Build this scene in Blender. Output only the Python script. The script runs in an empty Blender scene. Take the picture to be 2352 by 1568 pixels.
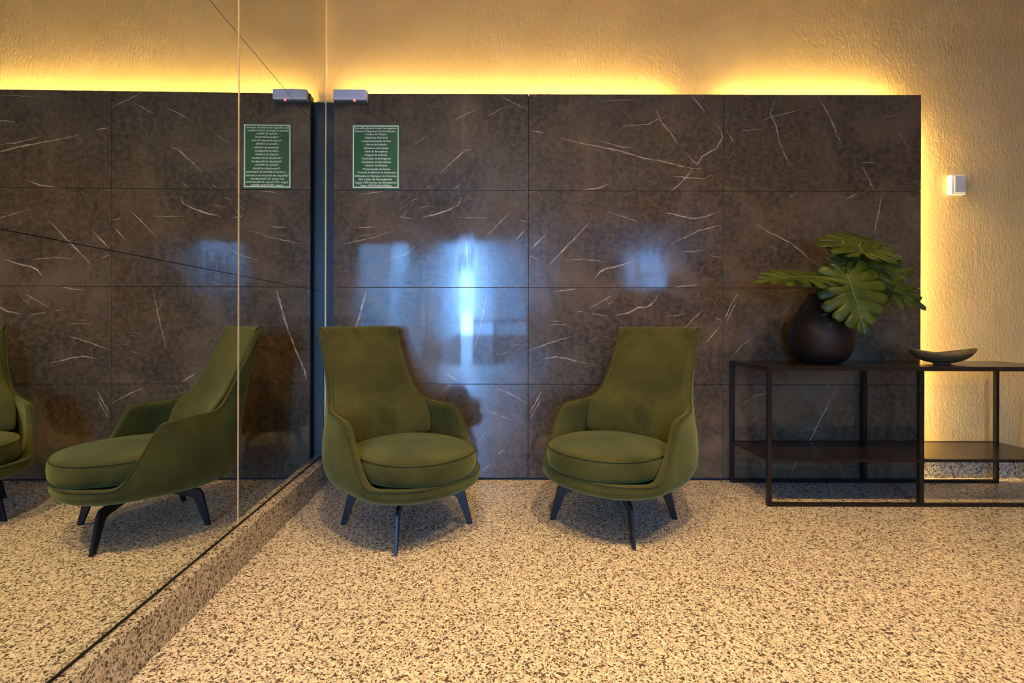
import bpy, bmesh, math, random
from mathutils import Vector, Matrix, noise
C = bpy.context.scene
COL = C.collection
R = math.radians
random.seed(7)

# ------------------------------------------------------------------ camera
F, PX, PY, H = 1100.0, 1120.0, 740.0, 0.98      # focal px, vanishing point px, eye height
cd = bpy.data.cameras.new('camera')
cam = bpy.data.objects.new('camera', cd); COL.objects.link(cam)
cam.location = (0, 0, H)
cam.rotation_euler = (R(90), 0, 0)
cam.rotation_euler = (Matrix.Rotation(R(90), 3, 'X') @ Matrix.Rotation(R(0.12), 3, 'Z')).to_euler()
cd.sensor_width = 36.0
cd.lens = F / 2352 * 36.0
cd.shift_x = (1176 - PX) / 2352
cd.shift_y = -(784 - PY) / 2352
cd.clip_start = 0.02
C.camera = cam

# ------------------------------------------------------------------ sky, lamps, exposure
W = bpy.data.worlds.new('sky'); C.world = W
W.use_nodes = True
bg = W.node_tree.nodes['Background']
bg.inputs['Color'].default_value = (0.20, 0.47, 1.0, 1)
bg.inputs['Strength'].default_value = 76.0
C.view_settings.view_transform = 'Standard'
C.view_settings.look = 'None'
C.view_settings.exposure = 0.0
C.view_settings.gamma = 1.0
C.view_settings.use_curve_mapping = False
C.cycles.sample_clamp_indirect = 120.0

LED_POWER = 900.0
LED_COLOR = (1.0, 0.69, 0.22)
LAMP_COLOR = (1.0, 0.66, 0.27)
CEIL = 3.4
LAMPS = [(-0.30, 1.05, 28), (0.75, 1.05, 35), (1.80, 1.05, 23)]
for (x, y, p) in LAMPS:
    ld = bpy.data.lights.new('downlight', 'AREA'); ld.shape = 'DISK'; ld.size = 0.22
    ld.energy = p; ld.color = LAMP_COLOR; ld.spread = R(125)
    lo = bpy.data.objects.new('downlight', ld); COL.objects.link(lo)
    lo.location = (x, y, CEIL - 0.012)
# openings in the rear wall (x0, x1, z0, z1) and the daylight portals in them
REAR = -4.0
DOOR = (-1.02, 0.86, 0.0, 2.66)
WIN = (2.82, 3.78, 1.66, 2.66)
for (x0, x1, z0, z1) in (DOOR, WIN):
    ld = bpy.data.lights.new('daylight', 'AREA'); ld.shape = 'RECTANGLE'
    ld.size = x1 - x0; ld.size_y = z1 - z0
    ld.cycles.is_portal = True
    lo = bpy.data.objects.new('daylight', ld); COL.objects.link(lo)
    lo.location = ((x0 + x1) / 2, REAR - 0.16, (z0 + z1) / 2)
    lo.rotation_euler = (R(90), 0, 0)      # facing +y, into the room

# ------------------------------------------------------------------ helpers
def P(px, py, Y):
    """world point seen at photo pixel (px, py) at distance Y"""
    return Vector(((px - PX) / F * Y, Y, H - (py - PY) / F * Y))

class NT:
    def __init__(s, name):
        s.m = bpy.data.materials.new(name); s.m.use_nodes = True
        s.t = s.m.node_tree; s.b = s.t.nodes['Principled BSDF']
        s.obj = None
    def n(s, typ, **kw):
        nd = s.t.nodes.new(typ)
        for k, v in kw.items():
            if k.startswith('i_'):
                nd.inputs[k[2:].replace('_', ' ')].default_value = v
            else: setattr(nd, k, v)
        return nd
    def l(s, a, b): s.t.links.new(a, b)
    def coord(s):
        if s.obj is None: s.obj = s.n('ShaderNodeTexCoord')
        return s.obj.outputs['Object']
    def noise(s, scale, detail=3, rough=0.55, vec=None, dist=0.0):
        nd = s.n('ShaderNodeTexNoise'); nd.inputs['Scale'].default_value = scale
        nd.inputs['Detail'].default_value = detail; nd.inputs['Roughness'].default_value = rough
        nd.inputs['Distortion'].default_value = dist
        s.l(vec or s.coord(), nd.inputs['Vector']); return nd.outputs['Fac']
    def ramp(s, fac, stops):
        r = s.n('ShaderNodeValToRGB'); e = r.color_ramp.elements
        while len(e) < len(stops): e.new(0.5)
        for k, (p, c) in enumerate(stops):
            e[k].position = p
            e[k].color = (c, c, c, 1) if not isinstance(c, tuple) else (*c, 1)
        s.l(fac, r.inputs['Fac']); return r.outputs['Color']
    def mix(s, fac, a, b, mode='MIX'):
        m = s.n('ShaderNodeMix', data_type='RGBA', blend_type=mode)
        for sock, v in ((m.inputs[0], fac), (m.inputs[6], a), (m.inputs[7], b)):
            if isinstance(v, (int, float)): sock.default_value = v
            elif isinstance(v, tuple): sock.default_value = (*v, 1)
            else: s.l(v, sock)
        return m.outputs[2]
    def math(s, op, a, b=None, c=None, clamp=False):
        m = s.n('ShaderNodeMath', operation=op, use_clamp=clamp)
        for k, v in enumerate((a, b, c)):
            if v is None: continue
            if isinstance(v, (int, float)): m.inputs[k].default_value = v
            else: s.l(v, m.inputs[k])
        return m.outputs[0]
    def bump(s, h, strength=0.2, dist=0.01):
        b = s.n('ShaderNodeBump'); b.inputs['Strength'].default_value = strength
        b.inputs['Distance'].default_value = dist
        s.l(h, b.inputs['Height']); s.l(b.outputs['Normal'], s.b.inputs['Normal'])
    def set(s, **kw):
        for k, v in kw.items():
            k = k.replace('_', ' ')
            sock = s.b.inputs[k]
            if isinstance(v, tuple): sock.default_value = (*v, 1)
            elif isinstance(v, (int, float)): sock.default_value = v
            else: s.l(v, sock)
        return s.m

def plain(name, col, rough=0.5, metal=0.0, spec=0.5, var=0.06):
    s = NT(name)
    f = s.noise(14, 3)
    c = s.mix(s.ramp(f, [(0.3, 0.0), (0.7, 1.0)]), tuple(max(0, v * (1 - var)) for v in col), tuple(v * (1 + var) for v in col))
    return s.set(Base_Color=c, Roughness=rough, Metallic=metal, Specular_IOR_Level=spec)

def emit(name, col, strength):
    s = NT(name)
    return s.set(Base_Color=(0.8, 0.8, 0.8), Emission_Color=col, Emission_Strength=strength)

# ---- materials
def mat_marble(vein):
    s = NT('marble_veined' if vein else 'marble_brown')
    cloud = s.noise(2.2, 6, 0.62, dist=0.6)
    fine = s.noise(30, 6, 0.75)
    a = s.ramp(cloud, [(0.32, (0.022, 0.013, 0.006)), (0.50, (0.052, 0.034, 0.018)), (0.70, (0.135, 0.096, 0.058))])
    base = s.mix(s.ramp(fine, [(0.40, 0.0), (0.64, 1.0)]), a, (0.155, 0.112, 0.070))
    base = s.mix(0.62, a, base)
    # hair-thin secondary veins
    wv = s.n('ShaderNodeTexNoise'); wv.inputs['Scale'].default_value = 2.3; wv.inputs['Detail'].default_value = 5
    s.l(s.coord(), wv.inputs['Vector'])
    warp = s.n('ShaderNodeVectorMath', operation='MULTIPLY_ADD')
    s.l(wv.outputs['Color'], warp.inputs[0]); warp.inputs[1].default_value = (0.30, 0.30, 0.30); s.l(s.coord(), warp.inputs[2])
    for sc, wd, amt in ((3.1, 0.012, 0.33), (6.5, 0.018, 0.22)):
        vo = s.n('ShaderNodeTexVoronoi', feature='DISTANCE_TO_EDGE'); vo.inputs['Scale'].default_value = sc
        s.l(warp.outputs[0], vo.inputs['Vector'])
        line = s.ramp(vo.outputs['Distance'], [(0.0, 1.0), (wd, 0.0)])
        gate = s.ramp(s.noise(2.6 + sc * 0.2, 4), [(0.50, 0.0), (0.66, 1.0)])
        f = s.math('MULTIPLY', s.math('MULTIPLY', line, gate), amt)
        base = s.mix(f, base, (0.30, 0.24, 0.18))
    if vein:
        g = s.ramp(s.noise(22, 5, 0.7), [(0.32, 0.12), (0.62, 1.0)])
        base = s.mix(s.math('MULTIPLY', g, 0.92), base, (0.60, 0.47, 0.34))
    # wiped smears: streaky roughness
    mp = s.n('ShaderNodeMapping'); s.l(s.coord(), mp.inputs['Vector'])
    mp.inputs['Rotation'].default_value = (0, R(-35), 0); mp.inputs['Scale'].default_value = (38, 1, 3)
    st = s.noise(1.0, 3, 0.6, vec=mp.outputs[0])
    pat = s.ramp(s.noise(1.7, 2), [(0.42, 0.0), (0.6, 1.0)])
    rough = s.math('MULTIPLY_ADD', s.math('MULTIPLY', st, pat), 0.30, 0.05)
    s.set(Base_Color=base, Roughness=0.42, Specular_IOR_Level=0.22, Coat_Weight=1.0, Coat_IOR=1.60, Coat_Roughness=rough)
    s.bump(s.noise(1.6, 2), 0.10, 0.02)
    return s.m
M_marble = mat_marble(False); M_vein = mat_marble(True)

def mat_wall():
    s = NT('gold_beige_wallcovering')
    n1 = s.noise(3, 4); n2 = s.noise(60, 4, 0.7)
    c = s.mix(s.ramp(n1, [(0.3, 0.0), (0.7, 1.0)]), (0.58, 0.42, 0.19), (0.66, 0.49, 0.24))
    c = s.mix(s.math('MULTIPLY', n2, 0.25), c, (0.46, 0.31, 0.14))
    sep = s.n('ShaderNodeSeparateXYZ'); s.l(s.coord(), sep.inputs[0])
    # sheet seams every 0.92 m x 0.905 m
    def seam(out, off, pitch):
        a = s.math('MODULO', s.math('ADD', out, 100 * pitch - off), pitch)
        return s.math('LESS_THAN', a, 0.004)
    g = s.math('MAXIMUM', seam(sep.outputs['X'], -0.125, 0.923), seam(sep.outputs['Z'], 0.58, 0.9045))
    c = s.mix(s.math('MULTIPLY', g, 0.16), c, (0.25, 0.16, 0.07))
    s.set(Base_Color=c, Roughness=0.62, Specular_IOR_Level=0.35)
    mp = s.n('ShaderNodeMapping'); s.l(s.coord(), mp.inputs['Vector']); mp.inputs['Scale'].default_value = (1.6, 1, 0.8)
    h = s.math('ADD', s.noise(30, 3, 0.5, vec=mp.outputs[0], dist=1.0), s.math('MULTIPLY', g, -0.6))
    s.bump(h, 0.35, 0.008)
    return s.m
M_wall = mat_wall()

def mat_granite(name, dark=1.0, tiles=True):
    s = NT(name)
    big = s.noise(1.2, 2)
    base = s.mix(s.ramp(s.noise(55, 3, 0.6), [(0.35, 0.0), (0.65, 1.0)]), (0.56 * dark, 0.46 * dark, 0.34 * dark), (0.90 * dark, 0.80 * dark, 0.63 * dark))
    base = s.mix(s.ramp(big, [(0.3, 0.0), (0.7, 0.25)]), base, (0.62 * dark, 0.50 * dark, 0.37 * dark))
    wn = s.n('ShaderNodeTexNoise'); wn.inputs['Scale'].default_value = 60; wn.inputs['Detail'].default_value = 2
    s.l(s.coord(), wn.inputs['Vector'])
    wp = s.n('ShaderNodeVectorMath', operation='MULTIPLY_ADD')
    s.l(wn.outputs['Color'], wp.inputs[0]); wp.inputs[1].default_value = (0.014,) * 3; s.l(s.coord(), wp.inputs[2])
    for sc, th, colr, am in ((165, 0.185, (0.030, 0.020, 0.015), 0.92), (260, 0.24, (0.12, 0.080, 0.05), 0.80)):
        v = s.n('ShaderNodeTexVoronoi'); v.inputs['Scale'].default_value = sc
        s.l(wp.outputs[0], v.inputs['Vector'])
        sc_ = s.n('ShaderNodeSeparateColor'); s.l(v.outputs['Color'], sc_.inputs[0])
        f = s.ramp(sc_.outputs[0], [(th - 0.02, 1.0), (th + 0.02, 0.0)])
        base = s.mix(s.math('MULTIPLY', f, am), base, tuple(x * dark for x in colr))
    h = None
    if tiles:
        sep = s.n('ShaderNodeSeparateXYZ'); s.l(s.coord(), sep.inputs[0])
        def seam(out, off, pitch):
            a = s.math('MODULO', s.math('ADD', out, 100 * pitch - off), pitch)
            return s.math('LESS_THAN', a, 0.0035)
        g = s.math('MAXIMUM', seam(sep.outputs['X'], -0.352, 1.28), seam(sep.outputs['Y'], 1.633, 1.27))
        base = s.mix(s.math('MULTIPLY', g, 0.45), base, (0.22, 0.15, 0.08))
    s.set(Base_Color=base, Roughness=0.24, Specular_IOR_Level=0.32)
    s.bump(s.noise(2.5, 2), 0.03, 0.02)
    return s.m
M_floor = mat_granite('speckled_granite')
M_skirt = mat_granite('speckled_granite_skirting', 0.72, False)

def mat_velvet():
    s = NT('olive_velvet')
    n1 = s.noise(3.6, 5, 0.6, dist=0.5); n2 = s.noise(300, 2)
    n3 = s.noise(24, 4, 0.65)
    c = s.mix(s.ramp(n1, [(0.32, 0.0), (0.68, 1.0)]), (0.024, 0.024, 0.004), (0.086, 0.080, 0.015))
    c = s.mix(s.math('MULTIPLY', n3, 0.30), c, (0.018, 0.021, 0.005))
    s.set(Base_Color=c, Roughness=0.85, Specular_IOR_Level=0.2, Sheen_Weight=0.42, Sheen_Roughness=0.5, Sheen_Tint=(0.54, 0.62, 0.24))
    s.bump(s.math('ADD', n2, s.math('MULTIPLY', n1, 3.0)), 0.25, 0.004)
    return s.m
M_velvet = mat_velvet()
M_piping = plain('olive_piping', (0.052, 0.050, 0.013), 0.7, spec=0.3)
M_blackmetal = plain('black_metal', (0.022, 0.024, 0.03), 0.38, 0.6)
M_tablemetal = plain('dark_bronze_metal', (0.016, 0.011, 0.009), 0.34, 0.35)
M_tabletop = plain('dark_lacquer', (0.016, 0.010, 0.008), 0.22, 0.0)
M_vase = plain('black_ceramic', (0.013, 0.008, 0.005), 0.55, spec=0.3)
M_soil = plain('vase_inside', (0.004, 0.003, 0.003), 0.9)
M_white = plain('white_plastic', (0.82, 0.80, 0.78), 0.35, var=0.01)
M_ceil = plain('ceiling_paint', (0.78, 0.70, 0.58), 0.8, var=0.02)
M_room = plain('room_paint', (0.50, 0.36, 0.22), 0.7, var=0.03)
M_dark = plain('dark_recess', (0.010, 0.010, 0.011), 0.6)
M_recess = plain('dark_return_blue_reflection', (0.035, 0.055, 0.07), 0.25)  # dark return; the blue tint paints in the daylight it reflects
M_chrome = plain('brushed_aluminium', (0.62, 0.58, 0.5), 0.3, 1.0)
M_beigetrim = plain('champagne_trim', (0.75, 0.62, 0.42), 0.35, 0.4)
M_led = emit('led_strip', LED_COLOR, LED_POWER)
M_lamp = emit('lamp_diffuser', (1.0, 0.84, 0.62), 3.0)
M_red = emit('red_indicator', (1.0, 0.05, 0.05), 2.2)
M_sign = plain('green_sign', (0.022, 0.125, 0.030), 0.45, var=0.03)
M_print = plain('white_print', (0.80, 0.88, 0.74), 0.5, var=0.02)
M_doorframe = plain('dark_door_frame', (0.04, 0.04, 0.045), 0.4)
def mat_mirror():
    s = NT('silver_mirror')
    n = s.noise(1.0, 2)
    c = s.mix(n, (0.76, 0.79, 0.74), (0.80, 0.82, 0.77))
    return s.set(Base_Color=c, Roughness=0.0, Metallic=1.0)
M_mirror = mat_mirror()
def mat_glass(tr):
    s = NT('tinted_pane')
    t = s.n('ShaderNodeBsdfTransparent'); t.inputs['Color'].default_value = (tr * .92, tr, tr * 1.03, 1)
    g = s.n('ShaderNodeBsdfGlossy'); g.inputs['Roughness'].default_value = 0.02
    mx = s.n('ShaderNodeMixShader'); mx.inputs[0].default_value = 0.06
    s.l(t.outputs[0], mx.inputs[1]); s.l(g.outputs[0], mx.inputs[2])
    s.l(mx.outputs[0], s.t.nodes['Material Output'].inputs['Surface'])
    return s.m
M_glass = mat_glass(.50); M_glass2 = mat_glass(.30); M_glass3 = mat_glass(.36)
def mat_leaf():
    s = NT('monstera_leaf_green')
    n = s.noise(9, 4)
    c = s.mix(s.ramp(n, [(0.3, 0.0), (0.7, 1.0)]), (0.020, 0.042, 0.004), (0.105, 0.130, 0.012))
    s.set(Base_Color=c, Roughness=0.38, Specular_IOR_Level=0.35)
    tr = s.n('ShaderNodeBsdfTranslucent'); tr.inputs['Color'].default_value = (0.14, 0.18, 0.02, 1)
    mx = s.n('ShaderNodeMixShader'); mx.inputs[0].default_value = 0.22
    s.l(s.b.outputs[0], mx.inputs[1]); s.l(tr.outputs[0], mx.inputs[2])
    s.l(mx.outputs[0], s.t.nodes['Material Output'].inputs['Surface'])
    s.bump(s.noise(40, 3), 0.1, 0.003)
    return s.m
M_leaf = mat_leaf()
M_rib = plain('leaf_rib', (0.12, 0.16, 0.03), 0.5)
M_stalk = plain('leaf_stalk', (0.07, 0.11, 0.025), 0.5)
def mat_wood():
    s = NT('bowl_wood')
    mp = s.n('ShaderNodeMapping'); s.l(s.coord(), mp.inputs['Vector']); mp.inputs['Scale'].default_value = (3, 40, 40)
    n = s.noise(2.0, 4, vec=mp.outputs[0])
    return s.set(Base_Color=s.mix(n, (0.075, 0.050, 0.020), (0.19, 0.130, 0.050)), Roughness=0.45)
M_wood = mat_wood()

# ---- mesh helpers
def link(name, me, mats, parent=None, smooth=False):
    o = bpy.data.objects.new(name, me); COL.objects.link(o)
    for m in (mats if isinstance(mats, (list, tuple)) else [mats]): me.materials.append(m)
    if smooth:
        for p in me.polygons: p.use_smooth = True
    if parent is not None: o.parent = parent
    return o
def bobj(name, bm, mats, parent=None, smooth=False):
    bmesh.ops.recalc_face_normals(bm, faces=bm.faces)
    me = bpy.data.meshes.new(name); bm.to_mesh(me); bm.free()
    return link(name, me, mats, parent, smooth)
def box(bm, x0, x1, y0, y1, z0, z1, bev=0.0, mi=0):
    r = bmesh.ops.create_cube(bm, size=1.0)
    for v in r['verts']:
        v.co = Vector((x0 + (v.co.x + .5) * (x1 - x0), y0 + (v.co.y + .5) * (y1 - y0), z0 + (v.co.z + .5) * (z1 - z0)))
    fs = set(f for v in r['verts'] for f in v.link_faces)
    for f in fs: f.material_index = mi
    if bev > 0:
        es = list(set(e for v in r['verts'] for e in v.link_edges))
        bmesh.ops.bevel(bm, geom=es, offset=bev, segments=2, profile=0.6, affect='EDGES')
def tube(bm, pts, rad, seg=8, closed=False, cap=True):
    pts = [Vector(p) for p in pts]; n = len(pts); rings = []
    ref = None
    for i, p in enumerate(pts):
        a = pts[(i - 1) % n] if (closed or i > 0) else p
        b = pts[(i + 1) % n] if (closed or i < n - 1) else p
        t = (b - a).normalized()
        if ref is None:
            ref = t.orthogonal().normalized()
        ref = (ref - t * ref.dot(t)).normalized()
        u = t.cross(ref)
        r_ = rad[i] if isinstance(rad, (list, tuple)) else rad
        rings.append([bm.verts.new(p + (ref * math.cos(k * 2 * math.pi / seg) + u * math.sin(k * 2 * math.pi / seg)) * r_) for k in range(seg)])
    for i in range(n if closed else n - 1):
        a, b = rings[i], rings[(i + 1) % n]
        for k in range(seg):
            bm.faces.new((a[k], a[(k + 1) % seg], b[(k + 1) % seg], b[k]))
    if cap and not closed:
        bm.faces.new(rings[0]); bm.faces.new(rings[-1])
def lathe(bm, prof, seg=48, cap=True):
    rings = []
    for (r_, z) in prof:
        rings.append([bm.verts.new((r_ * math.cos(2 * math.pi * k / seg), r_ * math.sin(2 * math.pi * k / seg), z)) for k in range(seg)])
    for a, b in zip(rings, rings[1:]):
        for k in range(seg): bm.faces.new((a[k], a[(k + 1) % seg], b[(k + 1) % seg], b[k]))
    if cap:
        bm.faces.new(rings[0]); bm.faces.new(rings[-1])
def tag(o, label, cat, group=None):
    o['label'] = label; o['category'] = cat
    if group: o['group'] = group
    return o
def thing(name, loc, label, cat, group=None, rz=0.0):
    o = bpy.data.objects.new(name, None); COL.objects.link(o); o.empty_display_size = 0.1
    o.location = loc; o.rotation_euler = (0, 0, rz)
    return tag(o, label, cat, group)
def struct(o):
    o['kind'] = 'structure'; return o
def catmull(keys, per):
    """open Catmull-Rom through keys (tuples of any length)"""
    out = []
    n = len(keys)
    for i in range(n - 1):
        p0 = keys[max(i - 1, 0)]; p1 = keys[i]; p2 = keys[i + 1]; p3 = keys[min(i + 2, n - 1)]
        for k in range(per):
            t = k / per
            out.append(tuple(0.5 * (2 * b + (c - a) * t + (2 * a - 5 * b + 4 * c - d) * t * t + (-a + 3 * b - 3 * c + d) * t ** 3)
                             for a, b, c, d in zip(p0, p1, p2, p3)))
    out.append(keys[-1]); return out

# ------------------------------------------------------------------ the room
WY = 3.05            # back wall
XR = 5.2             # right wall
YR = REAR            # rear wall
def mirror_x(y): return -1.030 + 0.012 * (2.973 - y)
bm = bmesh.new(); box(bm, -1.4, XR + .2, YR - .2, WY + .2, -0.1, 0.0); struct(bobj('floor', bm, M_floor))
bm = bmesh.new(); box(bm, -1.4, XR + .2, YR - .2, WY + .2, CEIL, CEIL + .1); struct(bobj('ceiling', bm, M_ceil))
bm = bmesh.new(); box(bm, -1.4, XR + .2, WY, WY + .15, 0, CEIL); struct(bobj('wall_back', bm, M_wall))
bm = bmesh.new(); box(bm, XR, XR + .15, YR - .15, WY, 0, CEIL); struct(bobj('wall_right', bm, M_room))
bm = bmesh.new(); box(bm, -1.35, -1.066, YR - .15, WY, 0, CEIL); struct(bobj('wall_left', bm, M_room))
# rear wall with a doorway and a high window
bm = bmesh.new()
y0, y1 = YR - .15, YR
box(bm, -1.066, DOOR[0], y0, y1, 0, CEIL); box(bm, DOOR[0], DOOR[1], y0, y1, DOOR[3], CEIL)
box(bm, DOOR[1], WIN[0], y0, y1, 0, CEIL); box(bm, WIN[0], WIN[1], y0, y1, 0, WIN[2])
box(bm, WIN[0], WIN[1], y0, y1, WIN[3], CEIL); box(bm, WIN[1], XR, y0, y1, 0, CEIL)
struct(bobj('wall_rear', bm, M_room))
def opening(name, o, splits, bars, panes):
    x0, x1, z0, z1 = o
    bm = bmesh.new(); t = .045; ya, yb = YR - .11, YR - .05
    box(bm, x0, x0 + t, ya, yb, z0, z1); box(bm, x1 - t, x1, ya, yb, z0, z1); box(bm, x0 + t, x1 - t, ya, yb, z1 - t, z1)
    if z0 > 0: box(bm, x0 + t, x1 - t, ya, yb, z0, z0 + t)
    for sx in splits: box(bm, sx - .02, sx + .02, ya, yb, z0, z1 - t)
    for (bx0, bx1, bz) in bars: box(bm, bx0, bx1, ya, yb, bz - .03, bz + .03)
    fr = struct(bobj(name, bm, M_doorframe))
    for (a, b, c, d, gm) in panes:
        bm = bmesh.new(); box(bm, a, b, YR - .085, YR - .077, c, d); bobj('glass_pane', bm, gm, fr)
opening('door_1', DOOR, (-0.58, -0.29, 0.14), ((-0.975, -0.60, 1.02), (-0.27, .12, 1.02), (.16, .815, 1.02)),
        ((-.975, -.60, .02, 2.615, M_glass), (-.27, .12, .02, 2.615, M_glass), (.16, .815, .02, 2.615, M_glass2)))
opening('window_1', WIN, (3.15,), ((3.17, 3.5, 1.98),), ((2.865, 3.13, 1.705, 2.615, M_glass2), (3.17, 3.735, 1.705, 2.615, M_glass3)))
bm = bmesh.new(); box(bm, -14, 16, -34, YR - .15, -0.14, -0.04); struct(bobj('floor_outside', bm, plain('street_paving', (0.20, 0.19, 0.18), 0.8)))
# skirting: granite kerb under the mirror, granite skirting on the back wall right of the marble
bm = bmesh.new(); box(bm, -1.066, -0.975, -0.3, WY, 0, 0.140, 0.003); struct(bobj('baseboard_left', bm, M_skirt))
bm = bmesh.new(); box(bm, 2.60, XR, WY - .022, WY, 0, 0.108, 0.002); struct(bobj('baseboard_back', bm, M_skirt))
# recessed ceiling lamps (housing only; the light is set at the top)
for i, (x, y, p) in enumerate(LAMPS):
    bm = bmesh.new(); lathe(bm, [(0.112, 0), (0.135, 0), (0.138, .006), (0.112, .010)], 40, cap=False)
    t = thing('ceiling_lamp', (x, y, CEIL - .011), 'round recessed ceiling lamp number of the lobby ceiling', 'ceiling lamp', 'recessed ceiling lamps')
    t['label'] = 'round recessed ceiling lamp, %s of the row above the armchairs' % ('leftmost', 'middle', 'rightmost')[i]
    bobj('trim_ring', bm, M_white, t)

# ------------------------------------------------------------------ mirror
mir = thing('wall_mirror', (-1.05, 2.0, 0.155), 'large frameless mirror of butted panes covering the left wall above the granite kerb', 'mirror')
cols = [(1.960, 3.046), (0.957, 1.952), (-0.046, 0.953)]
rows = [(0.155, 1.1690), (1.1715, 2.1500), (2.1525, 3.390)]
def mpane(ya, yb, za, zb):
    bm = bmesh.new(); th = 0.005
    vs = []
    for (y, z) in ((ya, za), (yb, za), (yb, zb), (ya, zb)):
        vs.append(bm.verts.new((mirror_x(y), y, z)))
    vb = [bm.verts.new(v.co + Vector((-th, 0, 0))) for v in vs]
    bm.faces.new(vs); bm.faces.new(list(reversed(vb)))
    for i in range(4): bm.faces.new((vs[i], vb[i], vb[(i + 1) % 4], vs[(i + 1) % 4]))
    bmesh.ops.recalc_face_normals(bm, faces=bm.faces)
    return bm
def keep(o, par):
    o.parent = par; o.matrix_parent_inverse = Matrix.Translation(-Vector(par.location)) if par.rotation_euler.z == 0 else par.matrix_world.inverted()
    return o
for (ya, yb) in cols:
    for (za, zb) in rows:
        keep(bobj('mirror_pane', mpane(ya, yb, za, zb), M_mirror), mir)
bm = bmesh.new()
for yj in (1.956, 0.955):
    box(bm, mirror_x(yj) - .004, mirror_x(yj) + .0012, yj - .0045, yj + .0045, 0.155, 3.39)
o = keep(bobj('joint_strip', bm, M_beigetrim), mir)
bm = bmesh.new(); box(bm, mirror_x(3.03) - .004, mirror_x(3.03) + .004, 3.042, 3.049, 0.155, 3.39)
keep(bobj('edge_strip', bm, M_beigetrim), mir)
bm = bmesh.new()
vs = [bm.verts.new(p) for p in ((-1.060, -.05, .1402), (-1.060, 3.046, .1402), (-1.060, 3.046, 3.39), (-1.060, -.05, 3.39))]
bm.faces.new(vs)
r_ = bmesh.ops.extrude_face_region(bm, geom=list(bm.faces))
for v in [g for g in r_['geom'] if isinstance(g, bmesh.types.BMVert)]:
    v.co.x = mirror_x(v.co.y) - 0.0055
keep(bobj('mirror_backing', bm, M_dark), mir)

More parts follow.
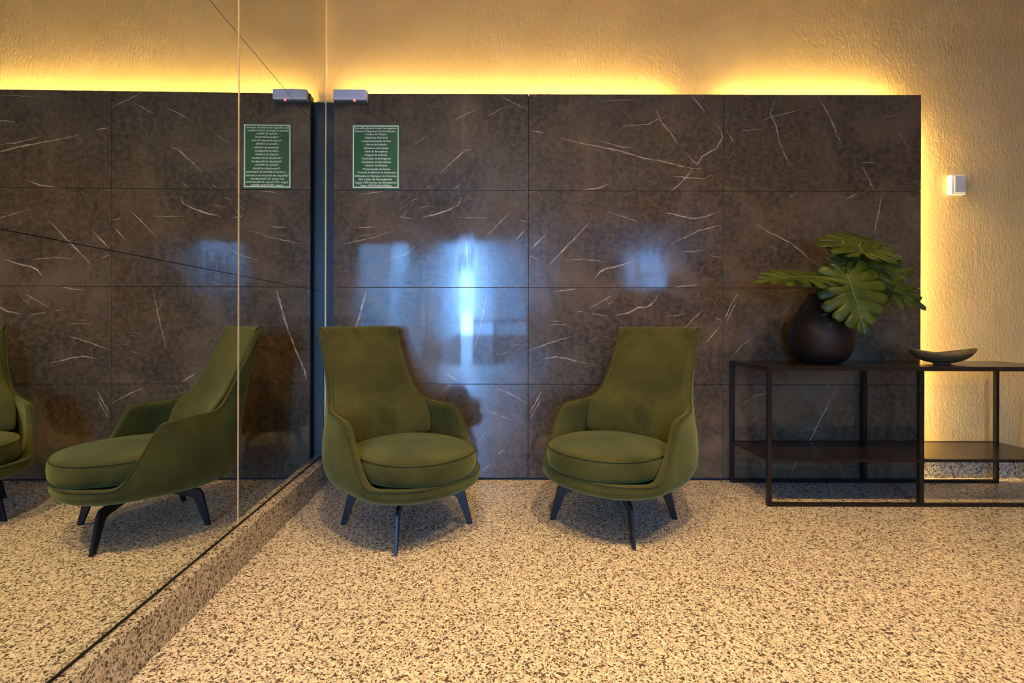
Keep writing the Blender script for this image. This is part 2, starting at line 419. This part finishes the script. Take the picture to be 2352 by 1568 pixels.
# ------------------------------------------------------------------ marble panel
PY0 = 2.973
PXL, PXR, PZT = -0.957, 2.688, 2.397
xs = [PXL, (1213.5 - PX) / 370, (1662 - PX) / 370, PXR]
zs = [0.016, H - (882 - PY) / 370, H - (660 - PY) / 370, H - (437.5 - PY) / 370, PZT]
panel = thing('marble_panel', (0, PY0, 0), 'wide dark brown veined marble cladding panel standing off the glowing back wall', 'wall panel')
bm = bmesh.new(); g = 0.0013
for i in range(3):
    for j in range(4):
        box(bm, xs[i] + (g if i else 0), xs[i + 1] - (g if i < 2 else 0), 0, 0.018, zs[j] + (g if j else 0), zs[j + 1] - (g if j < 3 else 0), 0.0012)
bmesh.ops.recalc_face_normals(bm, faces=bm.faces)
VEINS = [
 (2.6,[(1012,396),(1066,346),(1082,342)]),(1.6,[(978,434),(990,425)]),(1.8,[(1039,277),(1095,251)]),(1.5,[(1117,268),(1162,243)]),
 (2.2,[(1148,219),(1175,235),(1211,251)]),(1.6,[(1042,434),(1055,424)]),(2.6,[(965,501),(1001,492),(1030,482),(1052,471),(1061,452)]),
 (1.6,[(916,497),(945,502)]),(1.5,[(914,485),(933,472)]),(1.8,[(943,462),(961,454)]),(2.2,[(1113,547),(1173,486)]),(2.2,[(1180,556),(1208,525)]),
 (1.8,[(1193,505),(1211,509)]),(1.4,[(814,525),(863,520)]),(1.8,[(827,447),(880,439)]),(1.3,[(947,336),(976,314)]),(1.1,[(1050,500),(1128,500)]),
 (2.8,[(1285,317),(1372,336),(1419,345),(1479,363),(1524,370),(1579,384),(1613,387)]),(2.4,[(1217,299),(1251,305)]),(1.7,[(1374,322),(1421,336),(1461,341)]),
 (2.0,[(1419,299),(1434,289),(1488,284),(1512,272),(1535,264)]),(2.6,[(1506,251),(1515,275),(1539,304),(1557,330)]),
 (2.6,[(1575,348),(1588,366),(1600,377),(1613,357),(1646,339),(1658,315),(1655,299),(1642,281)]),(2.6,[(1588,219),(1608,243),(1618,258)]),
 (2.4,[(1591,388),(1575,406),(1553,429),(1539,436)]),(2.2,[(1544,404),(1616,410),(1634,401)]),(2.2,[(1334,436),(1365,433),(1405,420)]),
 (2.2,[(1528,487),(1591,501),(1620,497),(1659,480)]),(1.8,[(1568,547),(1602,529),(1659,515)]),(2.4,[(1256,613),(1307,560),(1354,510)]),
 (2.2,[(1219,573),(1256,534)]),(1.3,[(1396,487),(1468,508)]),(1.1,[(1374,232),(1463,228)]),(2.2,[(1215,588),(1234,595)]),
 (2.6,[(1363,644),(1377,624),(1393,615),(1418,611),(1455,597)]),(2.0,[(1271,669),(1326,663)]),(2.0,[(1549,659),(1602,652)]),
 (1.5,[(1324,714),(1342,716)]),(1.6,[(1351,710),(1404,678)]),(1.8,[(1361,719),(1391,725)]),
 (2.8,[(1411,724),(1443,718),(1464,706),(1485,704),(1501,694),(1512,673)]),(1.6,[(1521,726),(1572,721)]),(2.2,[(1572,753),(1597,727),(1616,710)]),
 (2.0,[(1620,787),(1653,750)]),(1.8,[(1215,805),(1257,789),(1310,772)]),(2.4,[(1246,825),(1276,818),(1299,822),(1349,834)]),
 (2.2,[(1664,735),(1675,705),(1694,673)]),(1.8,[(1667,742),(1691,691)]),(1.8,[(1641,727),(1660,735)]),(1.4,[(1567,577),(1618,574)]),
 (1.4,[(1296,597),(1342,595),(1397,600)]),(1.2,[(1257,747),(1306,743)]),(1.3,[(1630,587),(1660,590)]),
 (2.0,[(1779,227),(1768,259),(1783,290),(1787,317),(1801,353),(1816,386)]),(2.4,[(1879,222),(1908,272),(1919,299),(1930,326)]),
 (1.8,[(1979,382),(1997,411),(2006,434)]),(1.6,[(1977,370),(2010,373)]),(1.8,[(2026,444),(2019,478),(2008,534)]),(2.6,[(1941,455),(1970,442)]),
 (2.2,[(1735,512),(1765,531),(1818,558),(1850,585),(1885,612)]),(1.8,[(1665,295),(1687,330)]),(2.2,[(1145,892),(1169,903),(1192,914),(1211,925)]),
 (2.4,[(1217,949),(1238,909),(1246,894)]),(2.0,[(1219,959),(1244,914)]),(1.6,[(1142,1045),(1160,1031)]),(1.6,[(1110,1082),(1126,1066)]),
 (1.2,[(1113,938),(1137,949),(1179,965)]),(2.0,[(1813,1095),(1831,1059),(1864,1004),(1882,965),(1922,892)]),
 (5.0,[(842,668),(829,715)]),(4.4,[(829,715),(815,760)]),(3.6,[(815,760),(800,800),(778,850),(774,872)]),(2.4,[(1056,876),(1023,858)]),(1.6,[(1120,667),(1107,733),(1089,805)]),
 (1.3,[(1840,250),(1790,262),(1745,275)]),(1.5,[(790,560),(850,548),(905,530)]),(1.3,[(880,600),(930,585),(960,560)]),
(1.2,[(1700,300),(1760,292)]),(1.4,[(1680,820),(1705,790),(1730,775)]),(1.2,[(1540,560),(1580,540)]),
 (1.3,[(1790,620),(1830,635),(1850,660)]),(1.2,[(2060,300),(2090,340)]),(1.4,[(1700,930),(1740,905),(1790,900)]),
]
rn = random.Random(3)
for k in range(48):       # small secondary scratches of the stone
    x, y = rn.uniform(790, 2080), rn.uniform(230, 1080)
    L = rn.uniform(12, 48); a = R(rn.choice([-42, -50, -8, 8, 62, -30]) + rn.uniform(-9, 9))
    x2, y2 = x + L * math.cos(a), y + L * math.sin(a)
    cut_ = lambda u, v: any((u - j) * (v - j) < 0 for j in (1213.5, 1662))
    if cut_(x, x2) or not (775 < x2 < 2100 and 222 < y2 < 1092): continue
    VEINS.append((rn.uniform(.5, .9), [(x, y), ((x + x2) / 2 + rn.uniform(-3, 3), (y + y2) / 2 + rn.uniform(-3, 3)), (x2, y2)]))
for (w, pl) in VEINS:
    pts = []
    for (a, b) in zip(pl, pl[1:]):
        L = math.dist(a, b); k = max(2, int(L / 7))
        for q in range(k): pts.append((a[0] + (b[0] - a[0]) * q / k, a[1] + (b[1] - a[1]) * q / k))
    pts.append(pl[-1])
    n = len(pts); prev = None
    for q, (x, y) in enumerate(pts):
        a = pts[max(q - 1, 0)]; b = pts[min(q + 1, n - 1)]
        dx, dy = b[0] - a[0], b[1] - a[1]; L = math.hypot(dx, dy) or 1
        nx, ny = -dy / L, dx / L
        x += nx * rn.uniform(-.9, .9); y += ny * rn.uniform(-.9, .9)
        taper = min(1.0, 0.25 + 3.0 * min(q, n - 1 - q) / n)
        hw = 0.58 * w * taper * rn.uniform(.55, 1.15)
        cur = []
        for sgn in (-1, 1):
            qx, qy = x + nx * hw * sgn, y + ny * hw * sgn
            cur.append(bm.verts.new(((qx - PX) / 370, -0.0004, H - (qy - PY) / 370)))
        if prev:
            f = bm.faces.new((prev[0], prev[1], cur[1], cur[0])); f.material_index = 1
            f.normal_update()
            if f.normal.y > 0: f.normal_flip()
        prev = cur
me = bpy.data.meshes.new('stone_slabs'); bm.to_mesh(me); bm.free()
link('stone_slabs', me, [M_marble, M_vein], panel)
bm = bmesh.new(); box(bm, PXL + .010, PXR - .0008, 0.0182, 0.034, 0.0, PZT - 0.004)
bobj('backing_board', bm, M_dark, panel)
bm = bmesh.new(); box(bm, PXL, PXL + .008, 0.0185, 0.066, 0.0, PZT - 0.004)
bobj('side_return', bm, M_dark, panel)
bm = bmesh.new(); box(bm, -1.022, PXL - .0005, 0.064, 0.075, 0.0, 2.372)
o = bobj('recess_filler', bm, M_recess, panel); o['label'] = 'dark strip with painted blue daylight reflection in the recess beside the mirror'
def led(x0, x1, z0, z1):
    bm = bmesh.new(); box(bm, x0, x1, 0.036, 0.042, z0, z1)
    bobj('led_strip', bm, M_led, panel)
led((745 - PX) / 370 + .07, (1548 - PX) / 370, PZT - .100, PZT - .090)
led((1668 - PX) / 370, (2066 - PX) / 370, PZT - .100, PZT - .090)
led(PXR - .105, PXR - .101, 0.02, PZT - .16)

# ------------------------------------------------------------------ emergency light on the panel edge
t = thing('emergency_light', (-0.846, PY0 - .0005, 2.372), 'small grey-white emergency light with mesh lens on the top edge of the marble', 'emergency light')
w, h_ = 0.104, 0.033
bm = bmesh.new()
box(bm, -w, w, -.045, 0, -h_, h_, 0.010)
bobj('housing', bm, plain('grey_plastic', (0.86, 0.84, 0.88), 0.4), t, smooth=False)
bm = bmesh.new()
for k in range(17): 
    x = -w + .012 + k * (2 * w - .024) / 16; box(bm, x - .0012, x + .0012, -.0475, -.0445, -h_ + .014, h_ - .008)
for k in range(6):
    z = -h_ + .014 + k * (2 * h_ - .022) / 5; box(bm, -w + .010, w - .010, -.0480, -.0445, z - .0010, z + .0010)
bobj('mesh_lens', bm, plain('lens_grid', (0.70, 0.72, 0.86), 0.35), t)
bm = bmesh.new(); box(bm, -w + .004, w - .004, -.040, -.002, -h_ - .006, -h_ + .002, 0.002)
bobj('bottom_tray', bm, plain('slate_plastic', (0.11, 0.15, 0.21), 0.4), t)
bm = bmesh.new(); bmesh.ops.create_uvsphere(bm, u_segments=16, v_segments=10, radius=.0075)
for v in bm.verts: v.co += Vector((.028, -.040, -h_ - .003))
o = bobj('indicator_lamp', bm, M_red, t, True); o['label'] = 'glowing red indicator'

# ------------------------------------------------------------------ fire-safety sign
LINES = [("Esta edificação está dotada dos seguintes", 300, 1130, 225), ("Sistemas de Segurança Contra Incêndios:", 300, 1115, 285),
 ("- Acesso de Viatura", 490, 935, 345), ("- Segurança Estrutural", 480, 955, 412), ("- Compartimentação Vertical", 415, 1020, 482),
 ("- Alarme de Incêndio", 490, 940, 550), ("- Extintores de Incêndio", 465, 975, 622), ("- Saída de Emergência", 475, 960, 690),
 ("- Brigada de Incêndio", 480, 955, 760), ("- Iluminação de Emergência", 425, 1020, 830), ("- Sinalização de Emergência", 415, 1030, 900),
 ("- Sistema de Hidrante", 485, 955, 968), ("- Pressurização de Escada", 440, 1005, 1040), ("- Controle de Materiais de Acabamento", 330, 1135, 1108),
 ("Edificação em Estrutura de Concreto", 305, 1140, 1180), ("Em Caso de Emergência", 390, 1045, 1245),
 ("Ligue 193-Corpo de Bombeiros", 315, 1135, 1310), ("Ligue 190-Polícia Militar", 410, 1045, 1370)]
def zx(z): return (780 + z / 8.71 - PX) / 370
def zz(z): return H - (270 + z / 8.71 - PY) / 370
cx, cz = zx(722), zz(795)
t = thing('safety_sign', (cx, PY0, cz), 'green fire-safety notice with white Portuguese lettering on the marble panel', 'sign')
bm = bmesh.new(); box(bm, zx(240) - cx, zx(1205) - cx, -.0045, -.0005, zz(1445) - cz, zz(145) - cz, 0.001)
bobj('board', bm, M_sign, t)
bm = bmesh.new()
xa, xb, za, zb, tt = zx(262) - cx, zx(1178) - cx, zz(1415) - cz, zz(168) - cz, .0070
for b in ((xa, xb, za, za + tt), (xa, xb, zb - tt, zb), (xa, xa + tt, za + tt, zb - tt), (xb - tt, xb, za + tt, zb - tt)):
    box(bm, b[0], b[1], -.0052, -.0046, b[2], b[3])
bobj('border', bm, M_print, t)
bmA = bmesh.new()
dg = bpy.context.evaluated_depsgraph_get()
for (s_, a, b, yc) in LINES:
    fc = bpy.data.curves.new('lettering', 'FONT'); fc.body = s_; fc.size = 1.0; fc.offset = 0.022; fc.extrude = 0.0; fc.resolution_u = 3
    fo = bpy.data.objects.new('lettering', fc); COL.objects.link(fo)
    bpy.context.view_layer.update()
    me = bpy.data.meshes.new_from_object(fo.evaluated_get(bpy.context.evaluated_depsgraph_get()))
    xs_ = [v.co.x for v in me.vertices]; lo, hi = min(xs_), max(xs_)
    X0, X1 = zx(a) - cx, zx(b) - cx; kx = (X1 - X0) / (hi - lo)
    kz = 0.0165
    for v in me.vertices:
        v.co = Vector((X0 + (v.co.x - lo) * kx, -.0058, zz(yc) - cz + (v.co.y - .30) * kz))
    bmA.from_mesh(me)
    bpy.data.objects.remove(fo); bpy.data.meshes.remove(me); bpy.data.curves.remove(fc)
me = bpy.data.meshes.new('lettering'); bmA.to_mesh(me); bmA.free()
link('lettering', me, M_print, t)

# ------------------------------------------------------------------ white sensor on the right wall
t = thing('wall_sensor', (2.970, WY - .0005, 1.855), 'small white rectangular switch box on the textured wall right of the marble', 'wall switch')
bm = bmesh.new(); box(bm, -.050, .050, -.028, 0, -.064, .064, .009); bobj('housing', bm, M_white, t)
bm = bmesh.new(); box(bm, -.026, .040, -.031, -.0275, -.050, .054, .002)
o = bobj('front_cover', bm, plain('grey_white_cover', (0.62, 0.60, 0.62), 0.4, var=.01), t)

# ------------------------------------------------------------------ armchairs
KEYS = [ # rim (x,y,z), widest (x,y,z), bottom (x,y,z)
 (0,-.342,.286, 0,-.345,.245, 0,-.275,.200),
 (.157,-.314,.286, .159,-.316,.245, .125,-.250,.200),
 (.257,-.240,.286, .260,-.240,.245, .205,-.185,.200),
 (.310,-.155,.290, .314,-.150,.250, .245,-.105,.200),
 (.324,-.100,.370, .332,-.070,.268, .258,-.045,.200),
 (.327,-.045,.475, .340,.005,.285, .265,.015,.200),
 (.326,-.005,.534, .343,.060,.295, .265,.060,.200),
 (.320,.060,.550, .342,.120,.300, .262,.105,.200),
 (.306,.150,.557, .334,.185,.305, .252,.150,.200),
 (.288,.232,.568, .314,.245,.310, .235,.190,.200),
 (.260,.282,.615, .286,.295,.310, .210,.220,.200),
 (.244,.345,.730, .248,.335,.310, .185,.243,.200),
 (.243,.408,.850, .205,.360,.310, .152,.260,.200),
 (.245,.448,.938, .165,.374,.310, .122,.269,.200),
 (.236,.462,.956, .140,.380,.310, .104,.273,.200),
 (.120,.470,.958, .075,.388,.310, .056,.279,.200),
 (0,.474,.958, 0,.392,.310, 0,.282,.200)]
half = catmull(KEYS, 3)
loop = half + [tuple(v * (-1 if i % 3 == 0 else 1) for i, v in enumerate(k)) for k in reversed(half[1:-1])]
def shell_bm():
    bm = bmesh.new(); grid = []
    for k in loop:
        Rm, M_, B = Vector(k[0:3]), Vector(k[3:6]), Vector(k[6:9])
        col = [B * 0.55 + Vector((0, 0, B.z * .45)), B]
        # bottom to widest: rounded
        ctl = Vector((M_.x * .97, M_.y * .97, B.z + .008))
        for t_ in (.35, .7): col.append(B * (1 - t_) ** 2 + ctl * 2 * t_ * (1 - t_) + M_ * t_ * t_)
        col.append(M_)
        h = Rm.z - M_.z
        c2 = Vector((M_.x, M_.y, M_.z + h * .45)) + Vector((M_.x, M_.y, 0)) * (.03 if h > .1 else 0)
        nseg = 5
        for q in range(1, nseg + 1):
            t_ = q / nseg
            col.append(M_ * (1 - t_) ** 2 + c2 * 2 * t_ * (1 - t_) + Rm * t_ * t_)
        grid.append([bm.verts.new(c) for c in col])
    n = len(grid)
    for i in range(n):
        a, b = grid[i], grid[(i + 1) % n]
        for j in range(len(a) - 1): bm.faces.new((a[j], b[j], b[j + 1], a[j + 1]))
    cb = bm.verts.new((0, 0, .200))
    for i in range(n): bm.faces.new((grid[i][0], cb, grid[(i + 1) % n][0]))
    return bm
def cushion_bm():
    bm = bmesh.new(); seg = 56; rings = []
    prof = [(0.90, .278), (0.975, .286), (1.0, .305), (1.005, .335), (1.0, .360), (.975, .380), (.93, .390), (.80, .3975), (.6, .402), (.35, .404), (.15, .404)]
    for (s_, z) in prof:
        ring = []
        for k in range(seg):
            a = 2 * math.pi * k / seg; c, s2 = math.cos(a), math.sin(a)
            e = 2.25
            x = .280 * math.copysign(abs(c) ** (2 / e), c); y = math.copysign(abs(s2) ** (2 / e), s2)
            y = (y * .300) - .050 if True else y
            ring.append(bm.verts.new((x * s_, -.050 + (y + .050) * s_, z)))
        rings.append(ring)
    for a, b in zip(rings, rings[1:]):
        for k in range(seg): bm.faces.new((a[k], a[(k + 1) % seg], b[(k + 1) % seg], b[k]))
    bm.faces.new(rings[0]); bm.faces.new(rings[-1])
    return bm
def pad_bm():
    """inner back padding: closed cushion between the wings of the shell"""
    bm = bmesh.new()
    rowsP = [(.375, .272, .205, .055), (.45, .274, .215, .062), (.53, .272, .240, .055), (.575, .262, .262, .040), (.62, .242, .290, .024), (.68, .228, .320, .016),
             (.76, .222, .360, .012), (.85, .221, .401, .010), (.92, .221, .433, .010), (.949, .216, .449, .008)]
    NX = 12; front, back = [], []
    for (z, xe, yc, c) in rowsP:
        front.append([bm.verts.new((xe * (-1 + 2 * k / NX), yc - c * abs(-1 + 2 * k / NX) ** 2.2, z)) for k in range(NX + 1)])
        back.append([bm.verts.new((xe * (-1 + 2 * k / NX), yc + .020 - c * abs(-1 + 2 * k / NX) ** 2.2, z - .004)) for k in range(NX + 1)])
    for g_ in (front, back):
        for i in range(len(g_) - 1):
            for k in range(NX): bm.faces.new((g_[i][k], g_[i][k + 1], g_[i + 1][k + 1], g_[i + 1][k]))
    for i in range(len(front) - 1):
        for k in (0, NX): bm.faces.new((front[i][k], front[i + 1][k], back[i + 1][k], back[i][k]))
    for i in (0, len(front) - 1):
        for k in range(NX): bm.faces.new((front[i][k], front[i][k + 1], back[i][k + 1], back[i][k]))
    return bm
def leg_bm():
    """flat plate leg in the radial plane pointing along -y"""
    bm = bmesh.new()
    prof = [(0.0, .168), (0.0, .200), (-.12, .194), (-.240, .180), (-.268, .174), (-.282, .156), (-.320, 0.0), (-.294, 0.0),
            (-.246, .128), (-.232, .140), (-.12, .156)]
    th = .0075
    vs = [[bm.verts.new((sx * th, y, z)) for (y, z) in prof] for sx in (-1, 1)]
    n = len(prof)
    for i in range(n):
        bm.faces.new((vs[0][i], vs[0][(i + 1) % n], vs[1][(i + 1) % n], vs[1][i]))
    bm.faces.new(vs[0]); bm.faces.new(list(reversed(vs[1])))
    bmesh.ops.bevel(bm, geom=list(bm.edges), offset=.0022, segments=1, affect='EDGES')
    return bm
def make_chair(loc, rz, label):
    t = thing('lounge_armchair', loc, label, 'armchair', 'green lounge armchairs', rz)
    sh = bobj('upholstered_shell', shell_bm(), M_velvet, t, True)
    so = sh.modifiers.new('thick', 'SOLIDIFY'); so.thickness = .037; so.offset = -1; so.use_even_offset = False
    ss = sh.modifiers.new('smooth', 'SUBSURF'); ss.levels = 2; ss.render_levels = 2
    cu = bobj('seat_cushion', cushion_bm(), M_velvet, t, True)
    ss = cu.modifiers.new('smooth', 'SUBSURF'); ss.levels = 1; ss.render_levels = 1
    pd = bobj('back_padding', pad_bm(), M_velvet, t, True)
    ss = pd.modifiers.new('smooth', 'SUBSURF'); ss.levels = 2; ss.render_levels = 2
    # seam piping round the cushion and along the outer rim
    bm = bmesh.new(); pts = []
    for k in range(72):
        a = 2 * math.pi * k / 72; c, s2 = math.cos(a), math.sin(a); e = 2.25
        pts.append((.280 * .981 * math.copysign(abs(c) ** (2 / e), c), -.050 + (.300 * .981) * math.copysign(abs(s2) ** (2 / e), s2), .3795))
    tube(bm, pts, .0022, 6, closed=True); bobj('cushion_piping', bm, M_piping, cu, True)
    bm = bmesh.new()
    pts = [Vector(k[0:3]) + Vector((k[0], k[1], 0)).normalized() * .0015 - Vector((0, 0, .006)) for k in loop]
    tube(bm, pts, .0026, 6, closed=True); bobj('rim_piping', bm, M_piping, sh, True)
    bm = bmesh.new(); lathe(bm, [(.024, .150), (.034, .156), (.034, .185), (.062, .190), (.066, .2015)], 32)
    bobj('swivel_hub', bm, M_blackmetal, t, True)
    for k in range(4):
        bm = leg_bm(); bmesh.ops.rotate(bm, verts=bm.verts, cent=(0, 0, 0), matrix=Matrix.Rotation(k * math.pi / 2 - rz + R(1), 3, 'Z'))
        lg = bobj('leg', bm, M_blackmetal, t)
    return t
make_chair((-.390, 2.325, 0), R(44.5), 'olive green velvet swivel armchair in the corner beside the mirror, turned right')
make_chair((.630, 2.385, 0), R(-46), 'olive green velvet swivel armchair in the middle of the marble wall, turned left')

# ------------------------------------------------------------------ console table
TX = (1.507, 2.318, 3.130); TY0, TY1 = 2.564, 2.947; TZ = .748; hb = .010
t = thing('console_table', (TX[1], (TY0 + TY1) / 2, 0), 'long low black metal console table with lower shelf, right of the armchairs', 'table')
def tb(name, mat, *b, bev=.001):
    bm = bmesh.new(); c = t.location
    box(bm, b[0] - c.x, b[1] - c.x, b[2] - c.y, b[3] - c.y, b[4], b[5], bev)
    return bobj(name, bm, mat, t)
tb('tabletop', M_tabletop, TX[0] - hb, TX[2] + hb, TY0 - hb, TY1 + hb, TZ - .024, TZ)
tb('lower_shelf', M_tabletop, TX[0] - hb + .001, TX[2] + hb - .001, TY0 + hb, TY1 - hb, .243, .252)
tb('shelf_rail', M_tablemetal, TX[0] + hb, TX[2] - hb, TY0 - hb + .002, TY0 + hb - .001, .238, .254)
tb('shelf_rail', M_tablemetal, TX[0] + hb, TX[2] - hb, TY1 - hb + .001, TY1 + hb - .002, .238, .254)
for y in (TY0, TY1):
    for i, x in enumerate(TX):
        k = hb if i != 1 else hb * 1.25
        tb('leg', M_tablemetal, x - k, x + k, y - hb, y + hb, 0, TZ - .0245)
    tb('floor_rail', M_tablemetal, TX[0] + hb, TX[2] - hb, y - hb + .001, y + hb - .001, 0, .019)

# ------------------------------------------------------------------ vase
VX, VY = 1.918, 2.757
t = thing('vase', (VX, VY, TZ), 'large round black teardrop vase on the console table holding monstera leaves', 'vase')
prof = catmull([(.072, .0), (.105, .012), (.140, .055), (.159, .115), (.161, .165), (.151, .215), (.131, .270), (.102, .325), (.076, .365), (.062, .395), (.060, .402)], 3)
inner = [(.053, .404), (.048, .398), (.053, .370), (.075, .335), (.09, .30)]
bm = bmesh.new(); lathe(bm, prof + inner, 56, cap=True)
bobj('vase_body', bm, M_vase, t, True)
bm = bmesh.new(); lathe(bm, [(.001, .345), (.064, .345), (.064, .340), (.001, .340)], 24)
bobj('dark_filling', bm, M_soil, t)

# ------------------------------------------------------------------ monstera leaves
def leaf(B, T, S, label, sag=.06, fold=.10, nf=7, seed=0, cut=.72, sweep=0.0, s_lo=.30, endmin=.2):
    """B base point, T tip point, S half-width vector (world)"""
    rr = random.Random(seed)
    ax = T - B; L = ax.length; ax_n = ax.normalized()
    S = S - ax_n * S.dot(ax_n); Wd = S.length; sn = S.normalized(); nn = ax_n.cross(sn)
    if nn.z < 0: nn = -nn
    def to3(u, v):    # u across (-1..1 of half width), v along (0..1)
        d = v
        off = -sag * 4 * (d * d) * .5 - fold * (u * u) * Wd * 2.0 + abs(u) * .05 * Wd * 2
        return ax_n * (v * L) + sn * (u * Wd) + nn * (off + sag * d)
    root = thing('monstera_leaf', B, label, 'leaf', 'monstera leaves in the black vase')
    bm = bmesh.new()
    # boundary curves from the midrib to the outline, one side
    ts = [(-.02 + 1.0 * (k / nf) ** 1.05) for k in range(nf + 1)]
    out = []
    for k in range(nf + 1):
        a = k / nf
        ang = R(205) - R(205) * a ** .92      # from behind the base round to the tip
        rad = 1.0
        u = math.sin(ang) * (1.0 if a < .6 else 1.0)
        v = .40 - .60 * math.cos(ang) if False else (.36 + (-math.cos(R(180) - ang)) * (.0))
        out.append((k, a))
    def outline(a):
        # heart-shaped half outline, a=0 behind base lobe .. a=1 tip
        keys = [(.10, -.20), (.48, -.26), (.86, -.10), (1.02, .16), (.98, .40), (.80, .62), (.52, .80), (.22, .93), (.0, 1.03)]
        x = a * (len(keys) - 1); i = min(int(x), len(keys) - 2); f = x - i
        p0 = keys[max(i - 1, 0)]; p1 = keys[i]; p2 = keys[i + 1]; p3 = keys[min(i + 2, len(keys) - 1)]
        return tuple(0.5 * (2 * b + (c - a_) * f + (2 * a_ - 5 * b + 4 * c - d) * f * f + (-a_ + 3 * b - 3 * c + d) * f ** 3) for a_, b, c, d in zip(p0, p1, p2, p3))
    NS, NC = 12, 5
    for side in (-1, 1):
        for k in range(nf):
            a0, a1 = k / nf, (k + 1) / nf
            m0, m1 = [max(0, (a_ - .12) / .88) * .93 * (1 - sweep * (1 - a_)) for a_ in (a0, a1)]
            jl = rr.uniform(.93, 1.04); s0 = rr.uniform(s_lo, s_lo + .14); gap = cut * rr.uniform(.30, .46)
            prev = None
            for j in range(NS + 1):
                s_ = j / NS; row = []
                sh = 0 if s_ < s0 else ((s_ - s0) / (1 - s0)) ** .7
                end = 1.0 if s_ < .86 else max(endmin, math.sqrt(max(0.02, 1 - ((s_ - .86) / .14) ** 2)))
                for c in range(NC):
                    cc = c / (NC - 1)
                    lo_g = gap * sh if k > 0 else 0; hi_g = gap * sh if k < nf - 1 else 0
                    q = lo_g + (1 - lo_g - hi_g) * cc
                    q = .5 + (q - .5) * end
                    ao = a0 + (a1 - a0) * q; mo = m0 + (m1 - m0) * q
                    ox, oy = outline(ao)
                    bend = s_ ** 1.25
                    u = ox * s_ * jl ** (1 if s_ > .5 else .5); v = mo + (oy - mo) * bend * jl
                    p = to3(side * u, v)
                    p += nn * (math.sin(cc * math.pi) * .006 * s_)
                    row.append(bm.verts.new(p))
                if prev:
                    for c in range(NC - 1): bm.faces.new((prev[c], prev[c + 1], row[c + 1], row[c]))
                prev = row
    bmesh.ops.remove_doubles(bm, verts=bm.verts, dist=.0006)
    bl = bobj('leaf_blade', bm, M_leaf, root, True)
    so = bl.modifiers.new('thick', 'SOLIDIFY'); so.thickness = .0012; so.offset = 0
    bm = bmesh.new()
    tube(bm, [to3(0, v / 14) + nn * .0005 for v in range(0, 15)], [.0032 * (1 - v / 17) for v in range(15)], 6)
    for side in (-1, 1):
        for k in range(1, nf):
            a = (k + .5) / nf; mo = max(0, (a - .12) / .88) * .93; ox, oy = outline(a)
            tube(bm, [to3(side * ox * q / 6 * .8, mo + (oy - mo) * (q / 6 * .8) ** 1.25) + nn * .0004 for q in range(7)], [.0014 * (1 - q / 9) for q in range(7)], 4)
    bobj('leaf_veins', bm, M_rib, bl, True)
    # stalk down into the vase mouth
    mouth = Vector((VX + rr.uniform(-.02, .02), VY + rr.uniform(-.02, .02), TZ + .40)) - B
    low = mouth + Vector((-mouth.x * .03, -mouth.y * .03, -.055))
    mid = mouth * .5 + Vector((0, .0, .05))
    pts = catmull([tuple(low), tuple(mouth), tuple(mid), tuple(to3(0, .0))], 6)
    bm = bmesh.new(); tube(bm, pts, .0042, 8); bobj('stalk', bm, M_stalk, root, True)
    return root
leaf(P(1945, 628, 2.60), P(1992, 762, 2.50), Vector((.170, -.02, .045)), 'bright green monstera leaf hanging in front of the vase, facing the room', .03, .13, 8, 1, .17, .60, .42, .5)
leaf(P(1980, 578, 2.60), P(1957, 528, 2.86), Vector((.225, 0, -.005)), 'topmost light green monstera leaf, spread flat above the others', .02, .10, 7, 2, .52, .1, .42)
leaf(P(1930, 604, 2.66), P(2108, 618, 2.56), Vector((.0, .05, .150)), 'dark monstera leaf pointing right with long fingers, just under the topmost leaf', .03, .05, 8, 3, .95, .85, .34)
leaf(P(1985, 636, 2.76), P(2136, 700, 2.62), Vector((.03, .07, .135)), 'dark monstera leaf drooping lowest to the right, past the marble edge', .04, .06, 8, 4, .85, .6, .38)
leaf(P(1880, 634, 2.64), P(1739, 636, 2.50), Vector((.0, .14, .065)), 'dark narrow-looking monstera leaf pointing left over the vase shoulder', .03, .10, 8, 5, .70, .5, .38)

# ------------------------------------------------------------------ wooden bowl
t = thing('wooden_bowl', (2.604, 2.745, TZ), 'shallow boat-shaped wooden bowl with pointed ends on the console table', 'bowl', rz=R(-6))
bm = bmesh.new(); NU, NV = 36, 16; grid = []
for i in range(NU + 1):
    u = -1 + 2 * i / NU
    x = u * .178
    wv = .080 * max(0.0, 1 - abs(u) ** 2.1) ** .75 + .0015
    rimz = .060 + .030 * abs(u) ** 1.6
    botz = .006 + (rimz - .006) * abs(u) ** 2.6
    row = []
    for j in range(NV + 1):
        v = -1 + 2 * j / NV
        y = wv * math.sin(v * math.pi / 2)
        z = botz + (rimz - botz) * (1 - math.cos(v * math.pi / 2)) ** .9
        row.append(bm.verts.new((x, y, z)))
    grid.append(row)
for i in range(NU):
    for j in range(NV): bm.faces.new((grid[i][j], grid[i + 1][j], grid[i + 1][j + 1], grid[i][j + 1]))
b = bobj('bowl_body', bm, M_wood, t, True)
so = b.modifiers.new('thick', 'SOLIDIFY'); so.thickness = .005; so.offset = 0
bm = bmesh.new(); lathe(bm, [(.026, 0), (.030, .002), (.026, .006)], 24)
for v in bm.verts: v.co.x *= 1.5
bobj('foot', bm, M_wood, t, True)
